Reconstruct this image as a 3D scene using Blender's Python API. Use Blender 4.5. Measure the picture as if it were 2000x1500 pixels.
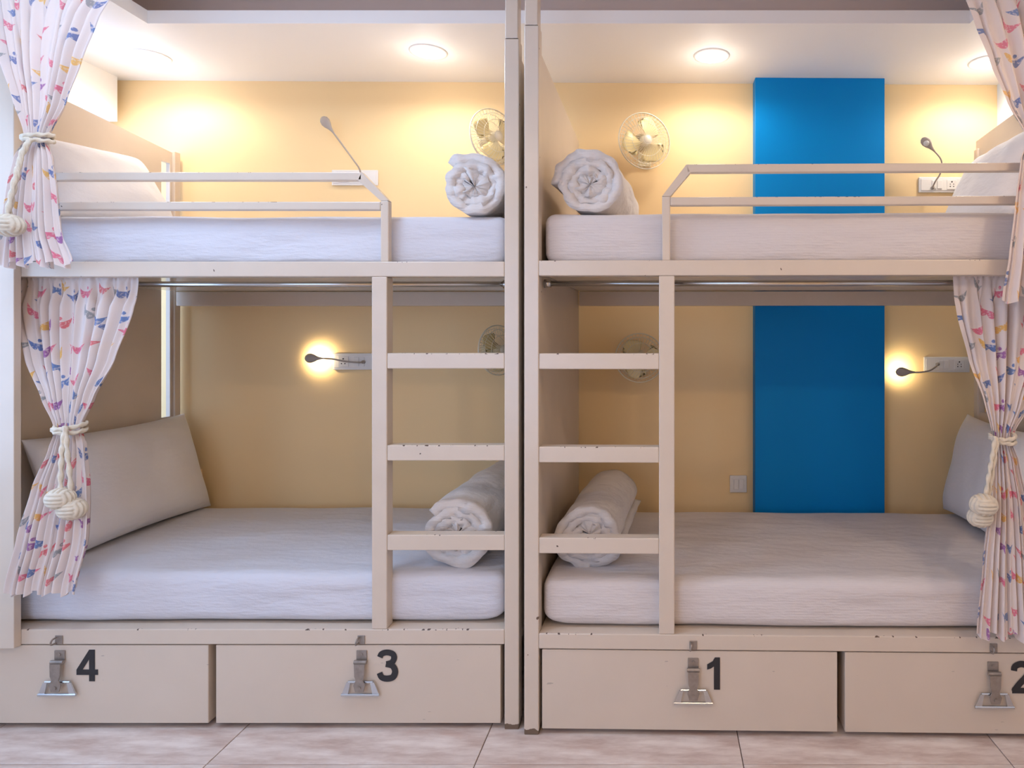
import bpy, bmesh, math, random
from mathutils import Vector, Matrix, Euler, noise
random.seed(7)
PI = math.pi
for o in list(bpy.data.objects): bpy.data.objects.remove(o)
scn = bpy.context.scene
COL = scn.collection
# ------------------------------------------------------------ camera, world, light, exposure
F = 1285.0; VX = 1290.0; VY = 655.0; D = 2.10; CZ = 1.275
cam = bpy.data.cameras.new('camera'); camo = bpy.data.objects.new('camera', cam); COL.objects.link(camo)
cam.sensor_width = 36; cam.lens = F/2000*36
cam.shift_x = (1000-VX)/2000; cam.shift_y = (VY-750)/2000
cam.clip_start = .02
camo.location = (0, -D, CZ); camo.rotation_euler = (PI/2, 0, 0)
scn.camera = camo
scn.view_settings.view_transform = 'Standard'; scn.view_settings.look = 'None'
scn.view_settings.gamma = 1; scn.view_settings.use_curve_mapping = False
scn.view_settings.exposure = 0.21
SKY = 4.3; DOWN_W = 9.0; ROOM_W = 16.5; PANEL_W = 9.0
W = bpy.data.worlds.new('world'); scn.world = W; W.use_nodes = True
W.node_tree.nodes['Background'].inputs[0].default_value = (.43, .63, 1.0, 1)
W.node_tree.nodes['Background'].inputs[1].default_value = SKY
WARM = (1.0, .90, .79); ROOMC = (1.0, .72, .46)
def area_portal(name, loc, rot, sx, sy):
    l = bpy.data.lights.new(name, 'AREA'); l.shape = 'RECTANGLE'; l.size = sx; l.size_y = sy
    o = bpy.data.objects.new(name, l); COL.objects.link(o); o.location = loc; o.rotation_euler = rot
    l.cycles.is_portal = True
    return o
area_portal('window_daylight', (-2.66, 0, 1.45), (0, -PI/2, 0), 1.5, 1.8)
area_portal('window_daylight', (-1.5, -3.08, 1.3), (PI/2, 0, 0), 1.6, 1.6)  # portal for the added, unseen front window

# ------------------------------------------------------------ helpers
def s2l(c):
    c = c/255.0
    return c/12.92 if c <= .04045 else ((c+.055)/1.055)**2.4
def S(r, g, b): return (s2l(r), s2l(g), s2l(b), 1)
def obj(name, bm, mat, parent=None, smooth=False, loc=None):
    me = bpy.data.meshes.new(name)
    if isinstance(bm, tuple):
        me.from_pydata(*bm)
    else:
        bmesh.ops.recalc_face_normals(bm, faces=bm.faces); bm.to_mesh(me); bm.free()
    if smooth:
        for p in me.polygons: p.use_smooth = True
    if mat: me.materials.append(mat)
    o = bpy.data.objects.new(name, me); COL.objects.link(o)
    if parent: o.parent = parent
    if loc: o.location = loc
    return o
def empty(name, loc=(0, 0, 0), rz=0.0):
    o = bpy.data.objects.new(name, None); COL.objects.link(o); o.location = loc; o.rotation_euler = (0, 0, rz)
    o.empty_display_size = .05
    return o
def tag(o, label=None, cat=None, group=None, kind=None):
    if label: o['label'] = label
    if cat: o['category'] = cat
    if group: o['group'] = group
    if kind: o['kind'] = kind
    return o
def box(bm, x0, x1, y0, y1, z0, z1, bev=0.0, seg=2):
    r = bmesh.ops.create_cube(bm, size=1)
    vs = r['verts']
    for v in vs:
        v.co = Vector((x0+(v.co.x+.5)*(x1-x0), y0+(v.co.y+.5)*(y1-y0), z0+(v.co.z+.5)*(z1-z0)))
    if bev:
        es = set(e for v in vs for e in v.link_edges)
        bmesh.ops.bevel(bm, geom=list(es), offset=bev, segments=seg, affect='EDGES', profile=.5)
def boxo(name, dims, mat, parent=None, bev=.003, smooth=False):
    bm = bmesh.new(); box(bm, *dims, bev=bev); return obj(name, bm, mat, parent, smooth)
def prism(bm, pts, y0, y1):       # polygon in xz, extruded in y
    a = [bm.verts.new((p[0], y0, p[1])) for p in pts]; b = [bm.verts.new((p[0], y1, p[1])) for p in pts]
    n = len(pts)
    bm.faces.new(a); bm.faces.new(b[::-1])
    for i in range(n): bm.faces.new((a[i], b[i], b[(i+1) % n], a[(i+1) % n]))
def tube(bm, pts, r, n=8, closed=False, cap=True, twist=None):
    pts = [Vector(p) for p in pts]; m = len(pts); rings = []
    up = None
    for i, p in enumerate(pts):
        if closed: t = pts[(i+1) % m]-pts[i-1]
        else: t = pts[min(i+1, m-1)]-pts[max(i-1, 0)]
        t.normalize()
        if up is None:
            up = Vector((0, 0, 1)) if abs(t.z) < .9 else Vector((1, 0, 0))
        up = (up-t*up.dot(t)).normalized(); sd = t.cross(up)
        rr = r[i] if isinstance(r, (list, tuple)) else r
        ring = []
        for k in range(n):
            a = 2*PI*k/n
            q = rr*(1+(twist[0]*math.cos(2*a+twist[1]*i) if twist else 0))
            ring.append(bm.verts.new(p+(up*math.cos(a)+sd*math.sin(a))*q))
        rings.append(ring)
    for i in range(m if closed else m-1):
        A = rings[i]; B = rings[(i+1) % m]
        for k in range(n): bm.faces.new((A[k], A[(k+1) % n], B[(k+1) % n], B[k]))
    if cap and not closed:
        bm.faces.new(rings[0][::-1]); bm.faces.new(rings[-1])
def lathe(bm, prof, n=24, M=None):     # profile (r, h) around local Z
    rings = []
    for r, h in prof:
        if r < 1e-5: rings.append([bm.verts.new((0, 0, h))])
        else: rings.append([bm.verts.new((r*math.cos(2*PI*k/n), r*math.sin(2*PI*k/n), h)) for k in range(n)])
    allv = [v for R in rings for v in R]
    for A, B in zip(rings, rings[1:]):
        for k in range(n):
            a = A[k % len(A)]; b = A[(k+1) % len(A)]; c = B[(k+1) % len(B)]; d = B[k % len(B)]
            f = [v for i, v in enumerate((a, b, c, d)) if v not in (a, b, c, d)[:i]]
            if len(f) >= 3: bm.faces.new(f)
    if M:
        for v in allv: v.co = M @ v.co
def catmull(P, n):
    P = [Vector(p) for p in P]; out = []
    for i in range(len(P)-1):
        p0 = P[max(i-1, 0)]; p1 = P[i]; p2 = P[i+1]; p3 = P[min(i+2, len(P)-1)]
        for j in range(n):
            t = j/n
            out.append(.5*((2*p1)+(p2-p0)*t+(2*p0-5*p1+4*p2-p3)*t*t+(3*p1-p0-3*p2+p3)*t**3))
    out.append(P[-1]); return out

# ------------------------------------------------------------ materials
def newmat(name):
    m = bpy.data.materials.new(name); m.use_nodes = True
    nt = m.node_tree; b = nt.nodes['Principled BSDF']
    return m, nt, b
def N(nt, t, **kw):
    n = nt.nodes.new(t)
    for k, v in kw.items():
        if k.startswith('i_'): n.inputs[int(k[2:])].default_value = v
        else: setattr(n, k, v)
    return n
def math_(nt, op, a, b=None, c=None):
    n = nt.nodes.new('ShaderNodeMath'); n.operation = op
    for i, x in enumerate((a, b, c)):
        if x is None: continue
        if isinstance(x, (int, float)): n.inputs[i].default_value = x
        else: nt.links.new(x, n.inputs[i])
    return n.outputs[0]
def mixc(nt, fac, a, b, blend='MIX'):
    n = nt.nodes.new('ShaderNodeMix'); n.data_type = 'RGBA'; n.blend_type = blend
    for sock, x in ((n.inputs[0], fac), (n.inputs[6], a), (n.inputs[7], b)):
        if isinstance(x, (int, float, tuple)): sock.default_value = x
        else: nt.links.new(x, sock)
    return n.outputs[2]
def noise_(nt, vec, scale, detail=3, rough=.5):
    n = nt.nodes.new('ShaderNodeTexNoise'); n.inputs['Scale'].default_value = scale
    n.inputs['Detail'].default_value = detail; n.inputs['Roughness'].default_value = rough
    if vec is not None: nt.links.new(vec, n.inputs['Vector'])
    return n.outputs['Fac']
def coords(nt, which='Object', scale=None):
    t = nt.nodes.new('ShaderNodeTexCoord'); o = t.outputs[which]
    if scale:
        m = nt.nodes.new('ShaderNodeMapping'); m.inputs['Scale'].default_value = scale
        nt.links.new(o, m.inputs[0]); o = m.outputs[0]
    return o
def bump(nt, b, h, strength=.2, dist=.01):
    n = nt.nodes.new('ShaderNodeBump'); n.inputs['Strength'].default_value = strength
    n.inputs['Distance'].default_value = dist
    nt.links.new(h, n.inputs['Height']); nt.links.new(n.outputs[0], b.inputs['Normal'])
def plain(name, col, rough=.5, metal=0.0, var=.06, vscale=5, bmp=0.0, bscale=60):
    m, nt, b = newmat(name)
    v = coords(nt); f = noise_(nt, v, vscale)
    dark = tuple(c*(1-var*2) for c in col[:3])+(1,)
    nt.links.new(mixc(nt, f, dark, col), b.inputs['Base Color'])
    b.inputs['Roughness'].default_value = rough; b.inputs['Metallic'].default_value = metal
    if bmp: bump(nt, b, noise_(nt, v, bscale), bmp, .003)
    return m
PAINT = S(219, 202, 184)
def paint_mat(name, chip=None, rough=.33, foot=False):
    m, nt, b = newmat(name)
    v = coords(nt); f = noise_(nt, v, 9, 4)
    c = mixc(nt, f, tuple(x*.9 for x in PAINT[:3])+(1,), PAINT)
    g = N(nt, 'ShaderNodeSeparateXYZ'); nt.links.new(coords(nt, 'Generated'), g.inputs[0])
    if chip:
        e = math_(nt, 'MULTIPLY', math_(nt, 'GREATER_THAN', g.outputs['Z'], .93), math_(nt, 'LESS_THAN', g.outputs['Y'], .13))
        n1 = math_(nt, 'GREATER_THAN', noise_(nt, coords(nt, 'Object', (60, 25, 40)), 1.6, 2), .62)
        n2 = math_(nt, 'GREATER_THAN', noise_(nt, v, 3.0, 1), .52)
        k = math_(nt, 'MULTIPLY', math_(nt, 'MULTIPLY', e, n1), n2)
        sp = math_(nt, 'GREATER_THAN', noise_(nt, v, 42, 1), .80)
        k = math_(nt, 'MAXIMUM', k, sp)
        c = mixc(nt, k, c, S(92, 72, 58))
    if foot:
        e = math_(nt, 'LESS_THAN', math_(nt, 'ADD', g.outputs['Z'], math_(nt, 'MULTIPLY', noise_(nt, v, 40), .012)), .014)
        c = mixc(nt, e, c, S(112, 92, 74))
        sp = math_(nt, 'GREATER_THAN', noise_(nt, v, 34, 1), .79)
        c = mixc(nt, sp, c, S(110, 88, 70))
    nt.links.new(c, b.inputs['Base Color']); b.inputs['Roughness'].default_value = rough
    bump(nt, b, noise_(nt, v, 30), .06, .003)
    return m
M_paint = paint_mat('cream_paint'); M_rail = paint_mat('cream_paint_chipped', chip=True); M_post = paint_mat('cream_paint_post', foot=True, rough=.28)
def drawer_mat():
    m, nt, b = newmat('cream_board')
    v = coords(nt); f = noise_(nt, v, 5, 4)
    c = mixc(nt, f, tuple(x*.9 for x in PAINT[:3])+(1,), PAINT)
    sc = math_(nt, 'GREATER_THAN', noise_(nt, coords(nt, 'Object', (14, 14, 60)), 1.3, 2), .74)
    c = mixc(nt, math_(nt, 'MULTIPLY', sc, .45), c, S(130, 118, 110))
    nt.links.new(c, b.inputs['Base Color']); b.inputs['Roughness'].default_value = .45
    bump(nt, b, noise_(nt, v, 50), .08, .002)
    return m
M_drawer = drawer_mat()
M_deck = plain('laminate_underside', S(242, 228, 206), .12, 0, .04)
M_wallcream = plain('cream_yellow_wall', S(249, 218, 166), .6, 0, .02, 1.3, .05, 90)
M_blue = plain('blue_wall_paint', S(0, 134, 208), .5, 0, .03, 2.5, .05, 80)
for _m in (M_blue, M_wallcream): _m.node_tree.nodes['Principled BSDF'].inputs['Specular IOR Level'].default_value = .15
M_white = plain('white_ceiling_paint', S(249, 245, 241), .6, 0, .01, 2, .03, 90)
M_tray = plain('tray_beige_paint', S(232, 212, 200), .6, 0, .02, 2)
M_side = plain('pale_side_wall', S(226, 234, 244), .6, 0, .02, 2)
M_metal = plain('brushed_steel', S(200, 196, 190), .22, 1.0, .05, 30)
M_hasp = plain('worn_steel', S(178, 166, 156), .42, .6, .25, 60, .2, 200)
M_chrome = plain('bright_steel', S(214, 218, 222), .2, 1.0, .08, 40)
M_black = plain('black_vinyl', S(44, 42, 44), .55, 0, .05)
M_plastic = plain('white_plastic', S(236, 232, 228), .35, 0, .02)
M_hole = plain('dark_socket_hole', S(40, 36, 34), .6)
M_grey = plain('grey_lamp_plastic', S(176, 164, 154), .45, 0, .04)
M_fan = plain('cream_fan_plastic', S(232, 218, 178), .35, 0, .05, 8)
M_blade = plain('yellowed_blade_plastic', S(244, 224, 164), .3, 0, .06, 8)
M_wire = plain('fan_cage_wire', S(236, 226, 204), .35, .2, .05)
M_rope = plain('cotton_rope', S(232, 218, 196), .85, 0, .12, 90, .3, 300)
M_frame = plain('window_frame_white', S(235, 235, 235), .4)
def glass_mat():
    m, nt, b = newmat('window_glass')
    t = N(nt, 'ShaderNodeBsdfTransparent'); g = N(nt, 'ShaderNodeBsdfGlossy'); g.inputs['Roughness'].default_value = .02
    mx = N(nt, 'ShaderNodeMixShader'); mx.inputs[0].default_value = .06
    nt.links.new(t.outputs[0], mx.inputs[1]); nt.links.new(g.outputs[0], mx.inputs[2])
    nt.links.new(mx.outputs[0], nt.nodes['Material Output'].inputs[0])
    return m
M_glass = glass_mat()
def emis(name, col, st):
    m, nt, b = newmat(name)
    b.inputs['Base Color'].default_value = col; b.inputs['Emission Color'].default_value = col
    b.inputs['Emission Strength'].default_value = st
    return m
M_led = emis('downlight_diffuser', (1, .90, .74, 1), 9.0)
M_ledlamp = emis('reading_led', (1, .84, .55, 1), 25.0)
def sheet_mat(name, col, stripes=False, wr=.55):
    m, nt, b = newmat(name)
    v = coords(nt)
    b.inputs['Base Color'].default_value = col; b.inputs['Roughness'].default_value = .85
    b.inputs['Sheen Weight'].default_value = .15
    w1 = noise_(nt, coords(nt, 'Object', (2.2, 5, 9)), 1.6, 4, .55)
    h = w1
    if stripes:
        g = N(nt, 'ShaderNodeSeparateXYZ'); nt.links.new(v, g.inputs[0])
        st = math_(nt, 'SINE', math_(nt, 'MULTIPLY', math_(nt, 'ADD', g.outputs['Z'], g.outputs['Y']), 720))
        h = math_(nt, 'ADD', w1, math_(nt, 'MULTIPLY', st, .006))
        nt.links.new(mixc(nt, math_(nt, 'MULTIPLY_ADD', st, .5, .5), tuple(x*.975 for x in col[:3])+(1,), col), b.inputs['Base Color'])
    h = math_(nt, 'ADD', h, math_(nt, 'MULTIPLY', noise_(nt, v, 260, 1), .03))
    bump(nt, b, h, wr, .03)
    return m
M_sheet = sheet_mat('white_cotton_sheet', S(213, 211, 217)); M_sheet2 = sheet_mat('white_striped_sheet', S(218, 209, 206), True)
M_quilt = sheet_mat('white_quilt_cotton', S(222, 214, 209), False, .8); M_pillow = sheet_mat('white_pillow_cotton', S(234, 230, 230), False, .3)
def floor_mat():
    m, nt, b = newmat('travertine_tile')
    v = coords(nt, 'Object', (1.6, 7, 1))
    n1 = noise_(nt, v, 2.2, 6, .65); n2 = noise_(nt, coords(nt, 'Object', (3, 9, 1)), 1.1, 5, .7)
    r = N(nt, 'ShaderNodeValToRGB'); nt.links.new(n1, r.inputs[0])
    e = r.color_ramp.elements; e[0].position = .3; e[0].color = S(186, 158, 144); e[1].position = .62; e[1].color = S(236, 222, 212)
    k = math_(nt, 'MULTIPLY', math_(nt, 'GREATER_THAN', n2, .6), .3)
    k = math_(nt, 'MULTIPLY', math_(nt, 'SUBTRACT', n2, .55), 2.2)
    k = math_(nt, 'MINIMUM', math_(nt, 'MAXIMUM', k, 0), .5)
    c = mixc(nt, k, r.outputs[0], S(190, 140, 116))
    nt.links.new(c, b.inputs['Base Color']); b.inputs['Roughness'].default_value = .32
    return m
M_tile = floor_mat(); M_grout = plain('dark_grout', S(120, 100, 90), .8)
def curtain_mat():
    m, nt, b = newmat('printed_curtain_cotton')
    uv = coords(nt, 'UV', (9.6, 11.0, 1))
    vo = N(nt, 'ShaderNodeTexVoronoi'); vo.voronoi_dimensions = '2D'; vo.inputs['Scale'].default_value = 1; vo.inputs['Randomness'].default_value = .62
    nt.links.new(uv, vo.inputs['Vector'])
    sub = N(nt, 'ShaderNodeVectorMath', operation='SUBTRACT'); nt.links.new(uv, sub.inputs[0]); nt.links.new(vo.outputs['Position'], sub.inputs[1])
    cs = N(nt, 'ShaderNodeSeparateColor'); nt.links.new(vo.outputs['Color'], cs.inputs[0])
    rot = N(nt, 'ShaderNodeVectorRotate', rotation_type='Z_AXIS'); nt.links.new(sub.outputs[0], rot.inputs['Vector'])
    nt.links.new(math_(nt, 'MULTIPLY_ADD', cs.outputs[1], 1.0, -.5), rot.inputs['Angle'])
    sp = N(nt, 'ShaderNodeSeparateXYZ'); nt.links.new(rot.outputs[0], sp.inputs[0])
    x = sp.outputs[0]; y = sp.outputs[1]; ax = math_(nt, 'ABSOLUTE', x)
    # moustache: two lobes that thin out and curl upward at the tips
    cl = math_(nt, 'SUBTRACT', math_(nt, 'MULTIPLY', math_(nt, 'POWER', ax, 2.0), 1.0), math_(nt, 'MULTIPLY', math_(nt, 'SINE', math_(nt, 'MULTIPLY', ax, 9.5)), .075))
    wd = math_(nt, 'MULTIPLY_ADD', math_(nt, 'SINE', math_(nt, 'MULTIPLY_ADD', ax, 7.4, .50)), .095, .028)
    dy = math_(nt, 'ABSOLUTE', math_(nt, 'SUBTRACT', y, cl))
    ins = math_(nt, 'MULTIPLY', math_(nt, 'LESS_THAN', dy, wd), math_(nt, 'LESS_THAN', ax, .40))
    dx = math_(nt, 'SUBTRACT', x, .10); ddy = math_(nt, 'SUBTRACT', y, .20)
    dot = math_(nt, 'LESS_THAN', math_(nt, 'ADD', math_(nt, 'MULTIPLY', dx, dx), math_(nt, 'MULTIPLY', ddy, ddy)), .0042)
    dot = math_(nt, 'MULTIPLY', dot, math_(nt, 'GREATER_THAN', cs.outputs[2], .45))
    ins = math_(nt, 'MAXIMUM', ins, dot)
    hatch = math_(nt, 'GREATER_THAN', noise_(nt, uv, 13, 1), .43)
    fill = math_(nt, 'MULTIPLY', ins, math_(nt, 'MULTIPLY_ADD', hatch, .5, .42))
    r = N(nt, 'ShaderNodeValToRGB'); r.color_ramp.interpolation = 'CONSTANT'; nt.links.new(cs.outputs[0], r.inputs[0])
    cols = [S(52, 104, 172), S(228, 96, 132), S(150, 76, 160), S(238, 182, 78), S(140, 146, 150), S(226, 98, 110), S(64, 116, 178)]
    el = r.color_ramp.elements
    while len(el) < len(cols): el.new(.5)
    for i, c in enumerate(cols): el[i].position = i/len(cols); el[i].color = c
    base = S(236, 222, 216)
    nt.links.new(mixc(nt, fill, base, r.outputs[0]), b.inputs['Base Color'])
    b.inputs['Roughness'].default_value = .85
    # thin cotton lets a little light through
    tr = N(nt, 'ShaderNodeBsdfTranslucent'); tr.inputs[0].default_value = base
    mx = N(nt, 'ShaderNodeMixShader'); mx.inputs[0].default_value = .22
    nt.links.new(b.outputs[0], mx.inputs[1]); nt.links.new(tr.outputs[0], mx.inputs[2])
    nt.links.new(mx.outputs[0], nt.nodes['Material Output'].inputs[0])
    bump(nt, b, noise_(nt, coords(nt, 'UV'), 420, 1), .1, .002)
    return m
M_curtain = curtain_mat()

# ------------------------------------------------------------ room shell
XL, XR, YF = -2.62, 1.60, -3.0
ZC = 2.465
def yw(x): return .971+.0137*(x+2.49)
def wallp(px, py, off=0.0):       # a point `off` metres in front of the back wall
    k = (px-VX)/F
    d = (D+.971+.0137*2.49-off)/(1-.0137*k)
    return Vector((k*d, d-D, CZ-(py-VY)*d/F))
WROT = math.atan(.0137)
floor = tag(boxo('floor', (XL-.1, XR+.1, YF-.1, 1.15, -.06, -.004), M_grout, bev=0), kind='structure')
tile_me = None
P = .798
x0 = (475-VX)*2.128/F
bmt = bmesh.new(); box(bmt, .0015, P-.0015, .0015, P-.0015, -.012, 0, bev=.0012, seg=1)
t0 = obj('tile', bmt, M_tile, floor); tme = t0.data
first = True
for i in range(-3, 6):
    for j in range(-5, 3):
        xx = x0+i*P; y_ = -.143+j*P
        if xx > XR or xx+P < XL or y_ > 1.0 or y_+P < YF: continue
        if first: t = t0; first = False
        else:
            t = bpy.data.objects.new('tile', tme); COL.objects.link(t); t.parent = floor
        t.location = (xx, y_, 0)
# back wall (very slightly out of square with the beds) and the blue pilaster
bm = bmesh.new()
pts = [(XL-.1, yw(XL-.1)), (XR+.1, yw(XR+.1)), (XR+.1, yw(XR+.1)+.12), (XL-.1, yw(XL-.1)+.12)]
a = [bm.verts.new((p[0], p[1], 0)) for p in pts]; b_ = [bm.verts.new((p[0], p[1], 2.9)) for p in pts]
bm.faces.new(a[::-1]); bm.faces.new(b_)
for i in range(4): bm.faces.new((a[i], a[(i+1) % 4], b_[(i+1) % 4], b_[i]))
wall_back = tag(obj('wall_back', bm, M_wallcream), 'cream yellow back wall behind both bunk beds', kind='structure')
p0 = wallp(1475, 655, .075); p1 = wallp(1728, 655, .075)
bm = bmesh.new(); box(bm, p0.x, p1.x, -.075, .01, 0, ZC, bev=.002)
pil = obj('pilaster', bm, M_blue, wall_back)
pil.location = (0, yw(p0.x), 0); pil['label'] = 'bright blue painted pilaster'
for v in pil.data.vertices: v.co.y += (v.co.x-p0.x)*.0137
tag(boxo('wall_right', (XR, XR+.12, YF, 1.1, 0, 2.9), M_side, bev=0), 'pale blue white side wall', kind='structure')
bm = bmesh.new()
for d in ((XL, -2.3, YF-.12, YF, 0, 2.9), (-.7, XR, YF-.12, YF, 0, 2.9), (-2.3, -.7, YF-.12, YF, 0, .5), (-2.3, -.7, YF-.12, YF, 2.1, 2.9)): box(bm, *d)
tag(obj('wall_front', bm, M_wallcream), 'cream wall at the far side of the room', kind='structure')
win_fill = tag(empty('window_fill', (-1.5, YF-.06, .5)), 'added unseen window facing the beds, for daylight fill', kind='structure')  # unseen window added behind the camera as cool fill for beds and lower berths
bm = bmesh.new()
for d in ((-.8, .8, -.03, .03, 0, .05), (-.8, .8, -.03, .03, 1.55, 1.6), (-.8, -.75, -.03, .03, .05, 1.55), (.75, .8, -.03, .03, .05, 1.55), (-.02, .02, -.025, .025, .05, 1.55)): box(bm, *d)
obj('window_frame', bm, M_frame, win_fill)
for (ya, yb) in ((-.75, -.02), (.02, .75)): boxo('pane', (ya, yb, -.003, .003, .05, 1.55), M_glass, win_fill, bev=0)
# left wall with the big window that lets the daylight in
wy0, wy1, wz0, wz1 = -.9, .90, .70, 2.2
bm = bmesh.new()
for d in ((XL-.12, XL, YF, wy0, 0, 2.9), (XL-.12, XL, wy1, 1.1, 0, 2.9), (XL-.12, XL, wy0, wy1, 0, wz0), (XL-.12, XL, wy0, wy1, wz1, 2.9)): box(bm, *d)
wl = tag(obj('wall_left', bm, M_side), 'pale side wall with a wide window', kind='structure')
boxo('lintel_beam', (XL, -2.50, YF, .93, 2.258, ZC+.02), M_white, wl, bev=.002)
win = tag(empty('window_1', (XL-.06, (wy0+wy1)/2, wz0)), 'wide white framed window in the side wall', kind='structure')
hw = (wy1-wy0)/2
bm = bmesh.new()
for d in ((-.03, .03, -hw, hw, 0, .05), (-.03, .03, -hw, hw, 1.45, 1.5), (-.03, .03, -hw, -hw+.05, .05, 1.45), (-.03, .03, hw-.05, hw, .05, 1.45),
          (-.025, .025, -.02, .02, .05, 1.45)): box(bm, *d)
obj('window_frame', bm, M_frame, win)
for (ya, yb) in ((-hw+.05, -.02), (.02, hw-.05)):
    boxo('pane', (-.003, .003, ya, yb, .05, 1.45), M_glass, win, bev=0)
# ceiling: lower ring with downlights round a raised tray
TX0, TX1, TY1, TY0 = -1.957, 1.18, .41, -1.95
bm = bmesh.new()
for d in ((XL-.1, XR+.1, TY1, 1.15, ZC, ZC+.05), (XL-.1, XR+.1, YF-.1, TY0, ZC, ZC+.05), (XL-.1, TX0, TY0, TY1, ZC, ZC+.05), (TX1, XR+.1, TY0, TY1, ZC, ZC+.05)): box(bm, *d)
ceil = tag(obj('ceiling', bm, M_white), 'white false ceiling ring with recessed lights', kind='structure')
boxo('tray_top', (XL-.1, XR+.1, YF-.1, 1.15, 2.72, 2.76), M_tray, ceil, bev=0)
bm = bmesh.new()
for d in ((TX0-.3, TX1+.3, TY1+.25, TY1+.27, ZC+.05, 2.73), (TX0-.3, TX1+.3, TY0-.27, TY0-.25, ZC+.05, 2.73), (TX0-.3, TX0-.28, TY0-.27, TY1+.27, ZC+.05, 2.73), (TX1+.28, TX1+.3, TY0-.27, TY1+.27, ZC+.05, 2.73)): box(bm, *d)
obj('tray_side', bm, M_tray, ceil)

# ------------------------------------------------------------ recessed downlights
def downlight(px, py, label, power, size=3.0):
    d = (ZC-CZ)*F/(VY-py); x = (px-VX)*d/F
    return downlight_at(x, d-D, label, power, size)
def downlight_at(x, y, label, power, size, color=WARM):
    t = tag(empty('ceiling_light', (x, y, ZC)), label, 'light', 'recessed ceiling lights')
    bm = bmesh.new(); lathe(bm, [(.058, .002), (.060, -.006), (.076, -.004), (.078, .002), (.058, .002)], 40)
    obj('bezel', bm, M_white, t, True)
    bm = bmesh.new(); lathe(bm, [(.059, .001), (.056, -.005), (.045, -.010), (.025, -.0135), (0, -.015)], 40)
    obj('diffuser', bm, M_led, t, True)
    l = bpy.data.lights.new('downlight', 'SPOT'); l.energy = power; l.color = color; l.spot_size = size; l.spot_blend = .5; l.shadow_soft_size = .05
    o = bpy.data.objects.new('lamp_light', l); COL.objects.link(o); o.parent = t; o.location = (0, 0, -.03)
    if color == WARM:       # extra point light added below the lamp to brighten the ceiling
        l = bpy.data.lights.new('ceiling_fill', 'POINT'); l.energy = power*.07; l.color = color; l.shadow_soft_size = .05
        o = bpy.data.objects.new('lamp_light', l); COL.objects.link(o); o.parent = t; o.location = (0, 0, -.09)
    return t
downlight(293, 110, 'round recessed ceiling light partly behind the printed curtain at far left', DOWN_W)
downlight(837, 101, 'round recessed ceiling light above the rolled quilt of berth over drawer 3', DOWN_W)
downlight(1390, 109, 'round recessed ceiling light left of the blue pilaster', DOWN_W*1.1)
downlight(1928, 121, 'round recessed ceiling light beside the curtain at far right', DOWN_W)
for k, (x, y) in enumerate(((1.39, -.9), (1.2, -2.14), (.2, -2.14), (-.9, -2.14))):
    downlight_at(x, y, ('recessed room light near the right wall', 'recessed room light in the far right corner', 'recessed room light behind the camera, middle', 'recessed room light behind the camera, toward the window')[k], ROOM_W, 3.1, ROOMC)

def panel(x, y, w, label):
    t = tag(empty('ceiling_panel_light', (x, y, 2.72)), label, 'light')
    boxo('frame', (-w/2-.02, w/2+.02, -w/2-.02, w/2+.02, -.03, -.001), M_white, t)
    boxo('diffuser', (-w/2, w/2, -w/2, w/2, -.034, -.03), emis('cool_panel_diffuser', (.62, .78, 1, 1), 6.0), t, bev=0)
    l = bpy.data.lights.new('panel_light', 'AREA'); l.shape = 'SQUARE'; l.size = w; l.energy = PANEL_W; l.color = (.52, .70, 1.0)
    o = bpy.data.objects.new('lamp_light', l); COL.objects.link(o); o.parent = t; o.location = (0, 0, -.04)
panel(-1.40, -.70, .55, 'cool white square light panel in the raised ceiling tray')

# ------------------------------------------------------------ bunk beds
TH = math.radians(1.1); cT, sT = math.cos(TH), math.sin(TH)
class Bed: pass
LBED = Bed(); LBED.x0 = -2.262; LBED.y0 = .028; LBED.rz = 0.0; LBED.L = 1.804; LBED.W = .925
RBED = Bed(); RBED.x0 = -.4355; RBED.y0 = 0.0; RBED.rz = -TH; RBED.L = 1.885; RBED.W = .945
def loc_of(B, px, py, ly=0.0):          # photo point on the bed's plane at depth ly -> bed-local (x, z)
    k = (px-VX)/F
    c, s = math.cos(-B.rz), math.sin(-B.rz)
    lx = (k*(D+B.y0+ly*c)-B.x0-ly*s)/(c+k*s)
    d = D+B.y0-lx*s+ly*c
    return lx, CZ-(py-VY)*d/F
def to_world(B, x, y, z):
    return Matrix.Translation((B.x0, B.y0, 0)) @ Matrix.Rotation(B.rz, 4, 'Z') @ Vector((x, y, z))
ZT0, ZT1 = 1.465, 1.514       # upper front rail
ZB0, ZB1 = .275, .324         # lower front rail
TB = .047
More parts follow.
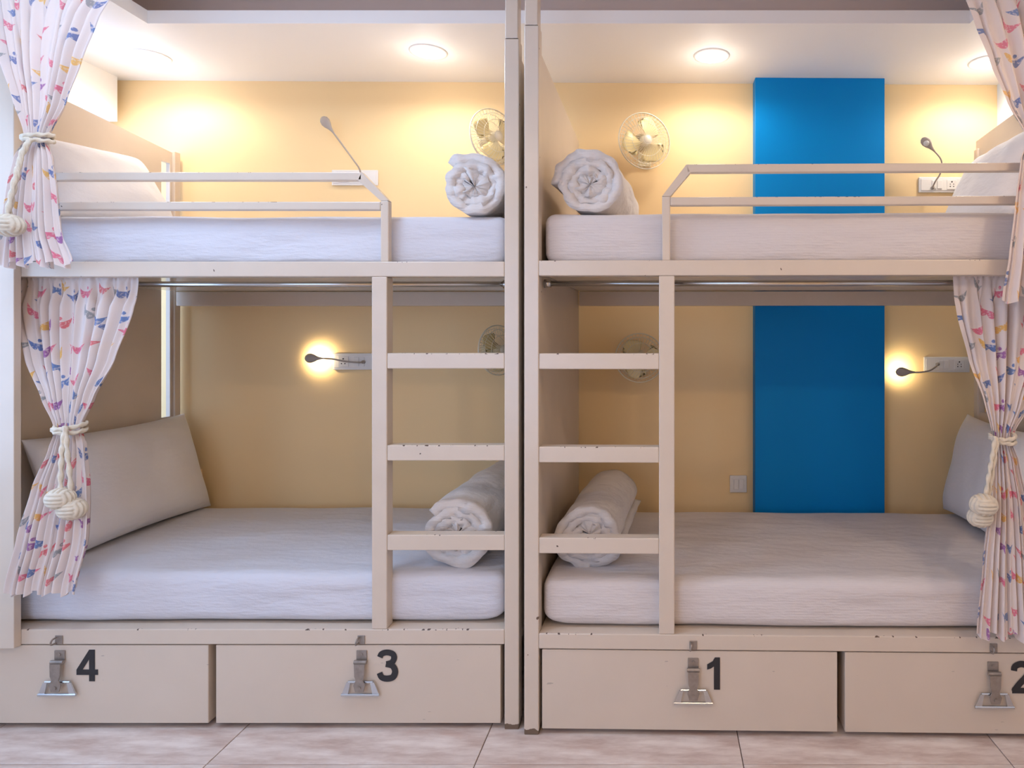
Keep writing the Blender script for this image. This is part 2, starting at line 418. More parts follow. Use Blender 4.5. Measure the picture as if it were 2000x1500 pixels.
def digit_bm(ch, h):
    bm = bmesh.new()
    def poly(outer, hole=None):
        y0, y1 = 0, -.0012
        if hole is None: prism(bm, [(x*h, z*h) for x, z in outer], y1, y0); return
    def stroke(pts, w, yo=0.0):
        pts = [Vector((p.x, 0, p.y)) for p in catmull([(a, b, 0) for a, b in pts], 8)]
        L = []; R = []
        for i, p in enumerate(pts):
            t = (pts[min(i+1, len(pts)-1)]-pts[max(i-1, 0)]).normalized(); n = Vector((-t.z, 0, t.x))
            ww = w[0]+(w[1]-w[0])*math.sin(PI*i/(len(pts)-1)) if isinstance(w, tuple) else w
            L.append(p+n*ww*.5); R.append(p-n*ww*.5)
        for i in range(len(pts)-1):
            q = [L[i], L[i+1], R[i+1], R[i]]
            f = [bm.verts.new((v.x*h, -.0012-yo, v.z*h)) for v in q]; bm.faces.new(f)
    if ch == '1':
        poly([(.50, 0), (.50, 1), (.34, 1), (.27, .88), (.10, .78), (.10, .62), (.22, .66), (.31, .72), (.31, 0)])
    elif ch == '4':
        for q in ([(.40, 0), (.58, 0), (.58, 1), (.40, 1)], [(.0, .20), (.40, .20), (.40, .37), (.0, .37)], [(.58, .20), (.68, .20), (.68, .37), (.58, .37)],
                  [(.0, .37), (.19, .37), (.40, .70), (.40, 1.0)]):
            poly(q)
    elif ch == '3':
        stroke([(.07, .76), (.13, .87), (.30, .915), (.48, .86), (.52, .73), (.45, .60), (.28, .545)], (.18, .19))
        stroke([(.26, .545), (.47, .49), (.555, .32), (.49, .14), (.30, .085), (.13, .13), (.06, .27)], (.18, .20), .0004)
    elif ch == '2':
        stroke([(.08, .70), (.12, .84), (.31, .91), (.51, .84), (.54, .68), (.44, .50), (.27, .32), (.13, .14), (.09, .06)], (.19, .20), .0004)
        poly([(.03, 0), (.64, 0), (.64, .17), (.03, .17)])
    return bm
def drawer(B, root, pxl, pxr, ch, hasp_px, hasp_py, num_px, lx_override=None, extra=''):
    xa, _ = loc_of(B, pxl, 1300); xb, _ = loc_of(B, pxr, 1300)
    if lx_override is not None:
        if lx_override[0] is not None: xa = lx_override[0]
        if lx_override[1] is not None: xb = lx_override[1]
    bm = bmesh.new(); box(bm, xa, xb, .004, .60, .018, ZB0-.004, bev=.002)
    dr = obj('drawer', bm, M_drawer, root)
    dr['label'] = 'cream drawer numbered '+ch
    hx, hz = loc_of(B, hasp_px, hasp_py)
    y = .004
    # strap hanging from its hinge leaf
    bm = bmesh.new(); box(bm, hx-.017, hx+.017, y-.004, y, hz-.030, hz, bev=.0008)
    tube(bm, [(hx-.020, y-.012, hz-.033), (hx+.020, y-.012, hz-.033)], .0062, 10)
    tube(bm, [(hx, y-.018, hz-.112), (hx, y-.024, hz-.112)], .006, 10); tube(bm, [(hx, y-.003, hz-.012), (hx, y-.0065, hz-.012)], .005, 10)
    prism(bm, [(hx-.017, hz-.036), (hx-.016, hz-.075), (hx-.011, hz-.088), (hx-.019, hz-.104), (hx-.013, hz-.125), (hx+.013, hz-.125), (hx+.019, hz-.104), (hx+.011, hz-.088), (hx+.016, hz-.075), (hx+.017, hz-.036)], y-.021, y-.018)
    hs = obj('hasp_strap', bm, M_hasp, dr)
    # folded trapezoid pull handle
    zt, zb = hz-.098, hz-.138
    bm = bmesh.new()
    tube(bm, [(hx-.040, y-.010, zt), (hx+.040, y-.010, zt)], .0045, 10)
    tube(bm, [(hx-.061, y-.012, zb), (hx+.061, y-.012, zb)], .0048, 10)
    for s in (-1, 1):
        prism(bm, [(hx+s*.032, zt), (hx+s*.044, zt), (hx+s*.061, zb), (hx+s*.040, zb)], y-.014, y-.010)
    obj('handle', bm, M_chrome, dr)
    nx, nz = loc_of(B, num_px, hasp_py)
    o = obj('number', digit_bm(ch, .102), M_black, dr); o.location = (nx, y-.0005, nz-.100)
    o['label'] = 'black numeral '+ch
    # staple on the rail above
    bm = bmesh.new()
    sx = hx; box(bm, sx-.012, sx+.012, -.003, .0, ZB0+.002, ZB0+.030, bev=.0008)
    tube(bm, [(sx-.008, 0, ZB0+.024)]+[(sx-.008+.002*math.cos(a), -.016-.006*math.sin(a), ZB0+.015+.009*math.cos(a)) for a in [PI*k/6 for k in range(7)]]+[(sx-.008, 0, ZB0+.006)], .0028, 8)
    obj('staple', bm, M_hasp, root)
def end_panel(B, root, x0, x1, zb, zf, slot):
    # board in the bed's cross direction with an optional tall slot near the wall
    bm = bmesh.new(); ya, yb = .05, B.W-.004
    def pr(y0, y1, z0, zt0, zt1):
        v = [bm.verts.new(p) for p in ((x0, y0, z0), (x1, y0, z0), (x1, y1, z0), (x0, y1, z0), (x0, y0, zt0), (x1, y0, zt0), (x1, y1, zt1), (x0, y1, zt1))]
        for f in ((0, 3, 2, 1), (4, 5, 6, 7), (0, 1, 5, 4), (1, 2, 6, 5), (2, 3, 7, 6), (3, 0, 4, 7)): bm.faces.new([v[i] for i in f])
    zt = lambda y: zf+(zb-zf)*(y-ya)/(yb-ya)
    if slot:
        s0, s1, sz0, sz1 = slot
        pr(ya, s0, .28, zt(ya), zt(s0)); pr(s1, yb, .28, zt(s1), zt(yb))
        pr(s0, s1, .28, sz0, sz0)
        v = [bm.verts.new(p) for p in ((x0, s0, sz1), (x1, s0, sz1), (x1, s1, sz1), (x0, s1, sz1), (x0, s0, zt(s0)), (x1, s0, zt(s0)), (x1, s1, zt(s1)), (x0, s1, zt(s1)))]
        for f in ((0, 3, 2, 1), (4, 5, 6, 7), (0, 1, 5, 4), (1, 2, 6, 5), (2, 3, 7, 6), (3, 0, 4, 7)): bm.faces.new([v[i] for i in f])
    else: pr(ya, yb, .28, zt(ya), zt(yb))
    return obj('end_panel', bm, M_paint, root)
def bunk(B, label, mirror):
    root = tag(empty('bunk_bed', (B.x0, B.y0, 0), B.rz), label, 'bunk bed', 'cream metal bunk beds with ladder and drawers')
    L, Wd = B.L, B.W
    # ladder side: right end on the left bed, left end on the right bed
    pe = (L-TB, L) if not mirror else (0, TB)
    po = (0, TB) if not mirror else (L-TB, L)
    for k, (a, b) in enumerate((pe, po)):
        boxo('front_post', (a, b, 0, .05, .0, 2.30 if k else 2.235+(.03 if mirror else 0)), M_post, root)
        if not k:
            boxo('post_extension', (a+.0015, b-.003, .002, .048, 2.236+(.03 if mirror else 0), 2.455), M_post, root)
        boxo('back_post', (a+(0 if a < 1 else .012), b-(.012 if a < 1 else 0), Wd-.036, Wd, 0, 2.12), M_paint, root)
    lo, hi = TB, L-TB
    boxo('upper_front_rail', (lo, hi, 0, .05, ZT0, ZT1), M_rail, root)
    boxo('lower_front_rail', (lo, hi, 0, .05, ZB0, ZB1), M_rail, root)
    boxo('upper_back_rail', (lo, hi, Wd-.045, Wd-.005, ZT0-.055, ZT0+.01), M_paint, root)
    boxo('lower_back_rail', (lo, hi, Wd-.045, Wd-.005, ZB0, ZB1-.01), M_paint, root)
    boxo('upper_deck', (lo, hi, .05, Wd-.005, ZT0+.012, ZT0+.03), M_deck, root, bev=0)
    boxo('lower_deck', (lo, hi, .05, Wd-.045, ZB1-.016, ZB1-.001), M_paint, root, bev=0)
    for a in (0, L-TB):
        boxo('side_rail', (a, a+TB, .05, Wd-.04, ZB0, ZB1-.02), M_paint, root)
    # ladder
    if not mirror: la, lb = loc_of(B, 725.5, 900)[0], loc_of(B, 755.5, 900)[0]; ra, rb = lb, pe[0]
    else: la, lb = loc_of(B, 1287, 900)[0], loc_of(B, 1317.5, 900)[0]; ra, rb = pe[1], la
    boxo('ladder_post', (la, lb, .001, .05, ZB1, ZT0), M_paint, root)
    for z in (1.2175, .9195, .629):
        boxo('rung', (ra, rb, .002, .048, z-.0505, z), M_rail, root)
    # guard rail of thin square tube
    g = .0265
    if not mirror:
        ga, gb = loc_of(B, 740, 400)[0], loc_of(B, 756, 400)[0]; zt, zm = 1.806, 1.710
        xe, sg = TB*.5, 1; xk = loc_of(B, 703, 340)[0]
    else:
        gb, ga = loc_of(B, 1293, 400)[0], loc_of(B, 1309, 400)[0]; zt, zm = 1.822, 1.717
        xe, sg = L-TB*.5, -1; xk = loc_of(B, 1341, 330)[0]
    y0, y1 = .012, .012+g
    boxo('guard_post', (min(ga, gb), max(ga, gb), y0, y1, ZT1, zm+.003), M_rail, root)
    boxo('guard_rail', (min(xe, ga), max(xe, ga), y0, y1, zm-g, zm), M_rail, root)
    boxo('guard_rail', (min(xe, xk), max(xe, xk), y0, y1, zt-g, zt), M_rail, root)
    bm = bmesh.new(); prism(bm, [(xk, zt), (gb, zm+.003), (ga, zm+.003), (xk-sg*.012, zt-g)], y0, y1); obj('guard_brace', bm, M_rail, root)
    return root
lb = bunk(LBED, 'cream bunk bed over drawers 4 and 3, ladder beside the middle posts', False)
rb = bunk(RBED, 'cream bunk bed over drawers 1 and 2, in front of the blue pilaster', True)
XI_L = -2.239-LBED.x0
end_panel(LBED, lb, XI_L-.018, XI_L, 2.110, 2.185, (.823, .875, .905, 2.06))
end_panel(LBED, lb, LBED.L-.026, LBED.L-.008, 2.16, 2.20, (.823, .875, .905, 2.06))
end_panel(RBED, rb, .022, .040, 2.172, 2.205, None)
end_panel(RBED, rb, RBED.L-.026, RBED.L-.008, 2.16, 2.20, (.845, .90, .93, 2.08))
drawer(LBED, lb, -60, 405, '4', 116, 1271, 148, (.03, None))
drawer(LBED, lb, 420, 977, '3', 706, 1271, 737)
drawer(RBED, rb, 1058, 1636, '1', 1354, 1286, 1375)
drawer(RBED, rb, 1651, 2130, '2', 1940, 1293, 1976, (None, RBED.L-.03))
# privacy board at the open end of the left bed
xb_, _ = loc_of(LBED, 27, 655, -.025)
boxo('privacy_board', (-.06, xb_, -.025, 0, .273, 2.44), M_paint, lb, bev=.002)

# ------------------------------------------------------------ curtain rods
def rod(B, xa, xb, y, z, label, name='curtain_rod'):
    c = to_world(B, (xa+xb)/2, y, z)
    t = tag(empty(name, c, B.rz), label, 'curtain rod', 'steel curtain rods'); h = (xb-xa)/2
    bm = bmesh.new(); tube(bm, [(-h, 0, 0), (h, 0, 0)], .0095, 14); obj('tube', bm, M_metal, t, True)
    for s in (-1, 1):
        bm = bmesh.new(); tube(bm, [(s*h, 0, 0), (s*(h-.022), 0, 0)], .014, 14); obj('end_socket', bm, M_metal, t, True)
rod(LBED, TB+.001, LBED.L-TB-.001, .085, 1.447, 'steel curtain rod under the upper berth of the left bed')
rod(RBED, TB+.001, RBED.L-TB-.001, .085, 1.447, 'steel curtain rod under the upper berth of the right bed, before the blue pilaster')
rod(LBED, .01, LBED.L-TB-.001, -.038, 2.41, 'steel curtain rod high above the left upper berth, out of frame')
rod(RBED, TB+.001, RBED.L-.01, -.025, 2.41, 'steel curtain rod high above the right upper berth, out of frame')

# ------------------------------------------------------------ bedding
def mattress(B, xa, xb, ya, yb, z0, z1, mat, label, seed):
    a, b, c = (xb-xa)/2, (yb-ya)/2, (z1-z0)/2
    nx, ny, nz = 90, 44, 10
    r = .034
    verts = {}; vl = []; faces = []
    def pt(i, j, k):
        key = (i, j, k)
        if key in verts: return verts[key]
        def sp(i, n, h):      # denser near the edges
            t = 2*i/n-1
            return h*(abs(t)**.8)*(1 if t > 0 else -1)
        p = Vector((sp(i, nx, a), sp(j, ny, b), sp(k, nz, c)))
        q = Vector((max(-a+r, min(a-r, p.x)), max(-b+r, min(b-r, p.y)), max(-c+r, min(c-r, p.z))))
        d = p-q
        if d.length > 1e-7:
            m = max(abs(d.x), abs(d.y), abs(d.z)); d = d.normalized()*m
            p = q+d
        w = Vector((p.x*2.2+seed, p.y*4, p.z*7))
        p = p+Vector((0, .006*(noise.noise(w)), .005*noise.noise(w*1.7+Vector((3, 1, 2)))))
        dg = noise.noise(Vector((p.x*5+p.z*9+seed, p.z*3, seed)))
        if p.y < -b+.03: p.y += .004*dg
        if p.z < 0: p.z += .006*max(0, noise.noise(Vector((p.x*3.1, seed, 0))))*(-p.z/c)
        ex = max(0, abs(p.x)/a-.90)/.10
        if p.z < 0: p.z += ex*ex*.022*(-p.z/c)
        verts[key] = len(vl); vl.append(p); return verts[key]
    for i in range(nx):
        for j in range(ny):
            faces.append((pt(i, j, nz), pt(i+1, j, nz), pt(i+1, j+1, nz), pt(i, j+1, nz)))
            faces.append((pt(i, j, 0), pt(i, j+1, 0), pt(i+1, j+1, 0), pt(i+1, j, 0)))
    for i in range(nx):
        for k in range(nz):
            faces.append((pt(i, 0, k), pt(i+1, 0, k), pt(i+1, 0, k+1), pt(i, 0, k+1)))
            faces.append((pt(i, ny, k), pt(i, ny, k+1), pt(i+1, ny, k+1), pt(i+1, ny, k)))
    for j in range(ny):
        for k in range(nz):
            faces.append((pt(0, j, k), pt(0, j, k+1), pt(0, j+1, k+1), pt(0, j+1, k)))
            faces.append((pt(nx, j, k), pt(nx, j+1, k), pt(nx, j+1, k+1), pt(nx, j, k+1)))
    o = obj('mattress', ([tuple(v) for v in vl], [], faces), mat, None, True)
    o.location = to_world(B, (xa+xb)/2, (ya+yb)/2, (z0+z1)/2); o.rotation_euler = (0, 0, B.rz)
    return tag(o, label, 'mattress', 'sheeted mattresses')
mattress(LBED, XI_L+.004, LBED.L-.055, .040, .885, ZB1+.002, .492, M_sheet, 'white sheeted lower mattress above drawers 4 and 3', 1.3)
mattress(RBED, .050, RBED.L-.032, .042, .885, ZB1+.002, .484, M_sheet2, 'white sheeted lower mattress in front of the blue pilaster', 4.1)
mattress(LBED, XI_L+.004, LBED.L-.05, .052, .90, ZT0+.034, 1.673, M_sheet, 'white sheeted upper mattress at left, behind the guard rail', 7.7)
mattress(RBED, .054, RBED.L-.032, .052, .90, ZT0+.034, 1.676, M_sheet2, 'white sheeted upper mattress at right, behind the guard rail', 9.2)
def pillow(center, length, height, thick, lean, yaw, label, side, seed, roll=0.0):
    n = 36; vl = []; faces = []
    for sgn in (1, -1):
        for i in range(n+1):
            for j in range(n+1):
                u = math.sin((2*i/n-1)*PI/2); v = math.sin((2*j/n-1)*PI/2)
                h = thick*.5*((1-u**4)*(1-v**4))**.62
                x = length*.5*u*(1-.07*(1-v*v)*abs(u)); y = height*.5*v*(1-.07*(1-u*u)*abs(v))
                q = Vector((x*5+seed, y*5, sgn))
                h += .010*noise.noise(q)*(1-u**4)*(1-v**4)
                h += .006*noise.noise(Vector((x*14+y*9+seed, y*5-x*3, 2)))*(1-u**4)*(1-v**4)
                vl.append((x, y, sgn*h+.001*sgn))
    m = (n+1)**2
    for i in range(n):
        for j in range(n):
            q = (i*(n+1)+j, (i+1)*(n+1)+j, (i+1)*(n+1)+j+1, i*(n+1)+j+1)
            faces.append(q); faces.append(tuple(x+m for x in q[::-1]))
    for i in range(n):      # seam
        for e in ((i*(n+1), (i+1)*(n+1)), ((i+1)*(n+1)+n, i*(n+1)+n), ((i+1), i), (n*(n+1)+i, n*(n+1)+i+1)):
            faces.append((e[1], e[0], e[0]+m, e[1]+m))
    o = obj('pillow', (vl, [], faces), M_pillow, None, True)
    # local x -> along the bed's width, local y -> up, local z -> away from the end panel
    ex = Vector((0, side*-1.0, 0)); ez = Vector((side*math.cos(lean), 0, math.sin(lean))); ex.rotate(Euler((0, 0, yaw))); ez.rotate(Euler((0, 0, yaw)))
    ex.rotate(Matrix.Rotation(roll, 3, ez)); ey = ez.cross(ex); M = Matrix((ex, ey, ez)).transposed().to_4x4(); M.translation = center
    o.matrix_world = M
    return tag(o, label, 'pillow', 'white pillows')
pillow(Vector((-2.125, .535, .705)), .77, .44, .17, .28, .0, 'white pillow leaning on the end panel above drawer 4', 1, .3)
pillow(Vector((-2.125, .40, 1.848)), .60, .31, .15, .45, .0, 'white pillow on the upper mattress at left, behind the curtain', 1, 2.3, .12)
pillow(Vector((1.325, .56, .706)), .62, .44, .15, .25, -TH, 'white pillow at lower right, behind the tied curtain', -1, 5.1)
pillow(Vector((1.305, .47, 1.855)), .62, .38, .17, .45, -TH, 'white pillow on the upper mattress at right', -1, 8.8)
def quilt(base, R, length, dirx, label, seed, flat=1.0, turns=3.3, start=0.6):
    # a real spiral of thick cloth, swept along the roll's axis
    n = 260; m = 30; T = turns*2*PI
    rin = .002; pitch = (R-rin)/turns
    th = pitch*.90
    vl = []; faces = []
    ring = []
    for k in range(n+1):
        t = k/n; a = t*T
        ring.append((a, rin+(R-th-rin)*t+0.0, 1))
    prof = [(a, r+th) for a, r, _ in ring]+[(a, r if a > 2*PI*.95 else r*.04) for a, r, _ in ring[::-1]]
    # small rounded lips at the free outer end
    npf = len(prof)
    for j in range(m+1):
        s = j/m
        yy = s*length
        endk = max(0, 1-s*m/3.0)        # first rings: soft rim
        for i, (a, r) in enumerate(prof):
            q = Vector((math.cos(a)*2.4+seed, math.sin(a)*2.4, yy*5))
            rr = r*(1+.055*noise.noise(q*.8))+.006*noise.noise(Vector((a*2.2+seed, yy*9, r*40)))
            inner = 1-r/R
            rr += .010*noise.noise(Vector((a*3.1+seed*2, r*60, seed)))*endk
            # softly pinched rim and telescoped layers on the near end
            dyy = (-.018*(r/R < .96)*(1-inner*1.2)+.020*noise.noise(Vector((a*1.3, seed, r*30))))*endk*.8 if endk else 0
            mid = math.sin(PI*min(1, max(0, s)))*.004
            aa = a+PI*start+.05*noise.noise(Vector((yy*4, r*20, seed)))
            x = rr*math.cos(aa)*1.06; z = rr*math.sin(aa)*flat
            floorz = -R*flat*.90
            if z < floorz: z = floorz+(z-floorz)*.12
            vl.append((x+dirx*yy, yy+dyy+inner*.012*(1-s)*(endk > 0), z-floorz+mid))
    for j in range(m):
        for i in range(npf):
            A = j*npf+i; Bq = j*npf+(i+1) % npf
            faces.append((A, Bq, Bq+npf, A+npf))
    for j in (0, m):
        for k in range(n):
            A = j*npf+k; Bq = j*npf+k+1; C = j*npf+npf-2-k; Dq = j*npf+npf-1-k
            faces.append((Dq, C, Bq, A) if j == 0 else (A, Bq, C, Dq))
    o = obj('rolled_quilt', (vl, [], faces), M_quilt, None, True)
    o.location = base
    me = o.data
    bm = bmesh.new(); bm.from_mesh(me); bmesh.ops.recalc_face_normals(bm, faces=bm.faces); bm.to_mesh(me); bm.free()
    return tag(o, label, 'quilt', 'rolled white quilts')
quilt((-.622, .088, 1.674), .112, .52, -.02, 'rolled white quilt on the upper mattress left of the middle posts', 1.0, .98, 3.0, .75)
quilt((-.235, .075, 1.674), .117, .50, .07, 'rolled white quilt on the upper mattress right of the middle posts', 5.0, .98, 3.4, .2)
quilt((-.690, .120, .491), .122, .76, .02, 'rolled white quilt on the lower mattress left of the middle posts', 9.0, 1.0, 3.2, .35)
quilt((-.245, .155, .483), .121, .62, .06, 'rolled white quilt on the lower mattress right of the middle posts', 14.0, .96, 3.5, .9)

# ------------------------------------------------------------ wall fans
def fan(px, py, yaw, pitch, R, label, spin):
    c = wallp(px, py, .135); wx = c.x
    t = tag(empty('wall_fan', c, 0), label, 'fan', 'small cream wall fans')
    base_y = yw(c.x)-c.y
    bm = bmesh.new(); box(bm, -.03, .03, base_y-.022, base_y-.0005, -.085, .0, bev=.006)
    tube(bm, [(0, base_y-.012, -.045), (0, base_y-.04, -.04), (0, .055, -.012)], .011, 10); obj('bracket', bm, M_fan, t, False)
    # head frame: local Z of the lathe points out of the fan's face
    fw = Vector((math.sin(yaw)*math.cos(pitch), -math.cos(yaw)*math.cos(pitch), math.sin(pitch)))
    sx = Vector((math.cos(yaw), math.sin(yaw), 0)); up = fw.cross(sx)*-1
    if up.z < 0: up = -up
    M = Matrix((sx, up, fw)).transposed().to_4x4()
    bm = bmesh.new(); lathe(bm, [(0, -.085), (.026, -.083), (.038, -.068), (.040, -.03), (.030, -.018), (0, -.016)], 24, M); obj('motor', bm, M_fan, t, True)
    bm = bmesh.new(); lathe(bm, [(0, -.016), (.008, -.014), (.022, -.008), (.024, .010), (.017, .020), (0, .023)], 24, M); obj('hub', bm, M_fan, t, True)
    for k in range(3):
        bm = bmesh.new(); a0 = spin+k*2*PI/3; g = []
        for i in range(9):
            u = i/8; r = .018+u*(R*.88-.018)
            w = .30+.62*math.sin(PI*min(1, .15+u*.72))
            row = []
            for j in range(9):
                v = j/8-.5; e = 1-(.55*abs(2*v)**3 if i == 8 else 0)-(.12*abs(2*v)**3 if i == 7 else 0)
                a = a0+v*w*(1.35+.75*u)+u*.25
                row.append(bm.verts.new(M @ Vector((r*e*math.cos(a), r*e*math.sin(a), .004+v*.034*(1-.3*u)))))
            g.append(row)
        for i in range(8):
            for j in range(8): bm.faces.new((g[i][j], g[i+1][j], g[i+1][j+1], g[i][j+1]))
        o = obj('blade', bm, M_blade, t, True)
        sm = o.modifiers.new('solid', 'SOLIDIFY'); sm.thickness = .002
    for name, zs in (('front_cage', 1), ('rear_cage', -1)):
        bm = bmesh.new()
        def prof(u): # u 0 centre..1 rim
            if zs > 0: return (.020+(R-.020)*u, .008+.034*(1-u**2.6))
            return (.034+(R-.034)*u, .004-.040*(1-u**2.4))
        for u, rr in ((0, .0016), (.5, .0011), (.8, .0011), (1, .0024)):
            r, h = prof(u)
            tube(bm, [M @ Vector((r*math.cos(2*PI*k/48), r*math.sin(2*PI*k/48), h)) for k in range(48)], rr, 6, closed=True)
        nw = 40
        for k in range(nw):
            a = 2*PI*k/nw; pts = []
            for i in range(7):
                u = i/6; r, h = prof(u); aa = a+.35*(1-u)*zs
                pts.append(M @ Vector((r*math.cos(aa), r*math.sin(aa), h)))
            tube(bm, pts, .0008, 4, cap=False)
        if zs > 0: lathe(bm, [(0, .046), (.016, .045), (.021, .041), (0, .040)], 20, M)
        obj(name, bm, M_wire, t, True)
    return t
fan(963, 268, .85, .0, .123, 'cream wall fan on the upper wall left of the middle posts', .4)
fan(1258, 276, .42, -.05, .124, 'cream wall fan on the upper wall right of the middle posts', 1.1)
fan(972, 684, .95, .05, .112, 'cream wall fan in the lower left berth, partly hidden by the middle post', .2)
fan(1249, 699, .18, .08, .110, 'cream wall fan in the lower right berth, behind the ladder rungs', 2.0)

# ------------------------------------------------------------ socket plates, switches, reading lamps
def plate(pxa, pxb, pya, pyb, label, holes_side, name='socket_plate', simple=False):
    a = wallp(pxa, (pya+pyb)/2); b = wallp(pxb, (pya+pyb)/2)
    hh = (pyb-pya)*(D+a.y)/F/2; w = (b.x-a.x)/2; c = (a+b)/2
    t = tag(empty(name, c, WROT), label, 'switch' if simple else 'socket', None if simple else 'white wall socket plates')
    boxo('cover', (-w, w, -.012, -.0005, -hh, hh), M_plastic, t, bev=.003)
    boxo('inner_frame', (-w+.008, w-.008, -.0145, -.012, -hh+.009, hh-.009), M_plastic, t, bev=.001)
    if simple:
        boxo('switch', (-w*.55, w*.0, -.020, -.0145, -hh*.6, hh*.6), M_plastic, t, bev=.002)
        boxo('switch', (w*.05, w*.6, -.018, -.0145, -hh*.6, hh*.6), M_plastic, t, bev=.002)
        return t, c
    s = holes_side
    for k in (0, 1):
        xx = -s*w*.05-s*k*.026
        boxo('switch', (xx-.011, xx+.011, -.0185, -.0145, -hh*.55, hh*.55), M_plastic, t, bev=.0015)
    sx = s*w*.52
    boxo('socket', (sx-.024, sx+.024, -.017, -.0145, -hh*.62, hh*.62), M_plastic, t, bev=.002)
    for (hx, hz, r) in ((0, .013, .0035), (-.008, -.009, .0028), (.008, -.009, .0028), (-.008, .002, .0022), (.008, .002, .0022)):
        bm = bmesh.new(); tube(bm, [(sx+hx, -.0176, hz), (sx+hx, -.0165, hz)], r, 10); obj('socket_hole', bm, M_hole, t)
    return t, c
plate(650, 740, 333, 363, 'white socket plate on the upper wall behind the left guard rail', -1)
plate(652, 742, 690, 722, 'white socket plate in the lower berth above drawer 3', -1)
plate(1793, 1876, 347, 377, 'white socket plate on the upper wall right of the blue pilaster', 1)
plate(1803, 1892, 697, 727, 'white socket plate in the lower berth right of the blue pilaster', 1)
plate(1425, 1458, 928, 961, 'small square white switch beside the blue pilaster above the lower mattress', 1, 'light_switch', True)
pa = wallp(388, 940)
t = tag(empty('junction_box', pa, WROT), 'narrow cream junction box on the wall beside the lower left pillow', 'junction box')
boxo('cover', (-.020, .020, -.022, -.0005, -.058, .058), M_wallcream, t, bev=.003); bm = bmesh.new(); tube(bm, [(0, -.0235, -.03), (0, -.021, -.03)], .004, 10); obj('screw', bm, M_hasp, t)
def lamp(pts, head_dir, label, lit):
    P3 = [wallp(px, py, off) for px, py, off in pts]
    root = P3[0].copy()
    t = tag(empty('reading_lamp', root), label, 'lamp', 'gooseneck reading lamps')
    loc = [p-root for p in P3]
    cv = catmull(loc, 10)
    bm = bmesh.new(); tube(bm, cv, .0038, 8); obj('gooseneck', bm, M_grey, t, True)
    bm = bmesh.new(); tube(bm, [Vector((0, .012, 0)), Vector((0, -.008, 0))], .008, 12); obj('plug', bm, M_grey, t, True)
    # flattened leaf-shaped head at the end of the neck
    end = cv[-1]; ax = (cv[-1]-cv[-3]).normalized()
    fd = Vector(head_dir).normalized(); fd = (fd-ax*fd.dot(ax)).normalized(); sd = ax.cross(fd)
    bm = bmesh.new(); rings = []
    prof = [(-.012, .004, .004), (0, .006, .005), (.014, .010, .007), (.030, .018, .009), (.046, .0225, .010), (.060, .020, .009), (.070, .012, .006), (.074, .003, .002)]
    n = 16
    for s_, w, h in prof:
        rings.append([bm.verts.new(end+ax*s_+sd*(w*math.cos(2*PI*k/n))+fd*(h*math.sin(2*PI*k/n))) for k in range(n)])
    for A, B in zip(rings, rings[1:]):
        for k in range(n): bm.faces.new((A[k], A[(k+1) % n], B[(k+1) % n], B[k]))
    bm.faces.new(rings[0][::-1]); bm.faces.new(rings[-1])
    hd = obj('lamp_head', bm, M_grey, t, True)
    bm = bmesh.new(); cpt = end+ax*.044
    Mx = Matrix((sd, ax, fd)).transposed().to_4x4(); Mx.translation = cpt+fd*.0095
    lathe(bm, [(.013, -.002), (.013, .0012), (0, .0018)], 20, Mx); obj('led', bm, M_ledlamp if lit else M_plastic, hd, True)
    if lit:
        l = bpy.data.lights.new('reading_light', 'SPOT'); l.energy = lit; l.color = (1, .80, .46); l.spot_size = 2.7; l.spot_blend = .8; l.shadow_soft_size = .012
        o = bpy.data.objects.new('lamp_light', l); COL.objects.link(o); o.parent = t; o.location = cpt+fd*.014
        o.rotation_mode = 'QUATERNION'; o.rotation_quaternion = fd.to_track_quat('-Z', 'Y')
lamp([(704, 345, .018), (702, 330, .05), (690, 312, .075), (668, 282, .085), (648, 255, .09)], (.5, .6, -.6), 'grey gooseneck reading lamp rising from the upper left socket plate', 0)
lamp([(710, 707, .018), (700, 708, .05), (675, 706, .07), (648, 701, .075), (625, 700, .07)], (.25, 1, -.05), 'lit gooseneck reading lamp in the lower berth left of the middle posts', 3.0)
lamp([(1821, 367, .018), (1826, 356, .06), (1838, 335, .085), (1838, 312, .10), (1822, 292, .11)], (-.2, -.6, -.7), 'grey gooseneck reading lamp on the upper wall right of the blue pilaster', 0)
lamp([(1831, 711, .018), (1828, 716, .06), (1815, 724, .085), (1798, 727, .09), (1782, 727, .085)], (.2, 1, .1), 'gooseneck reading lamp in the lower berth right of the blue pilaster', 1.5)

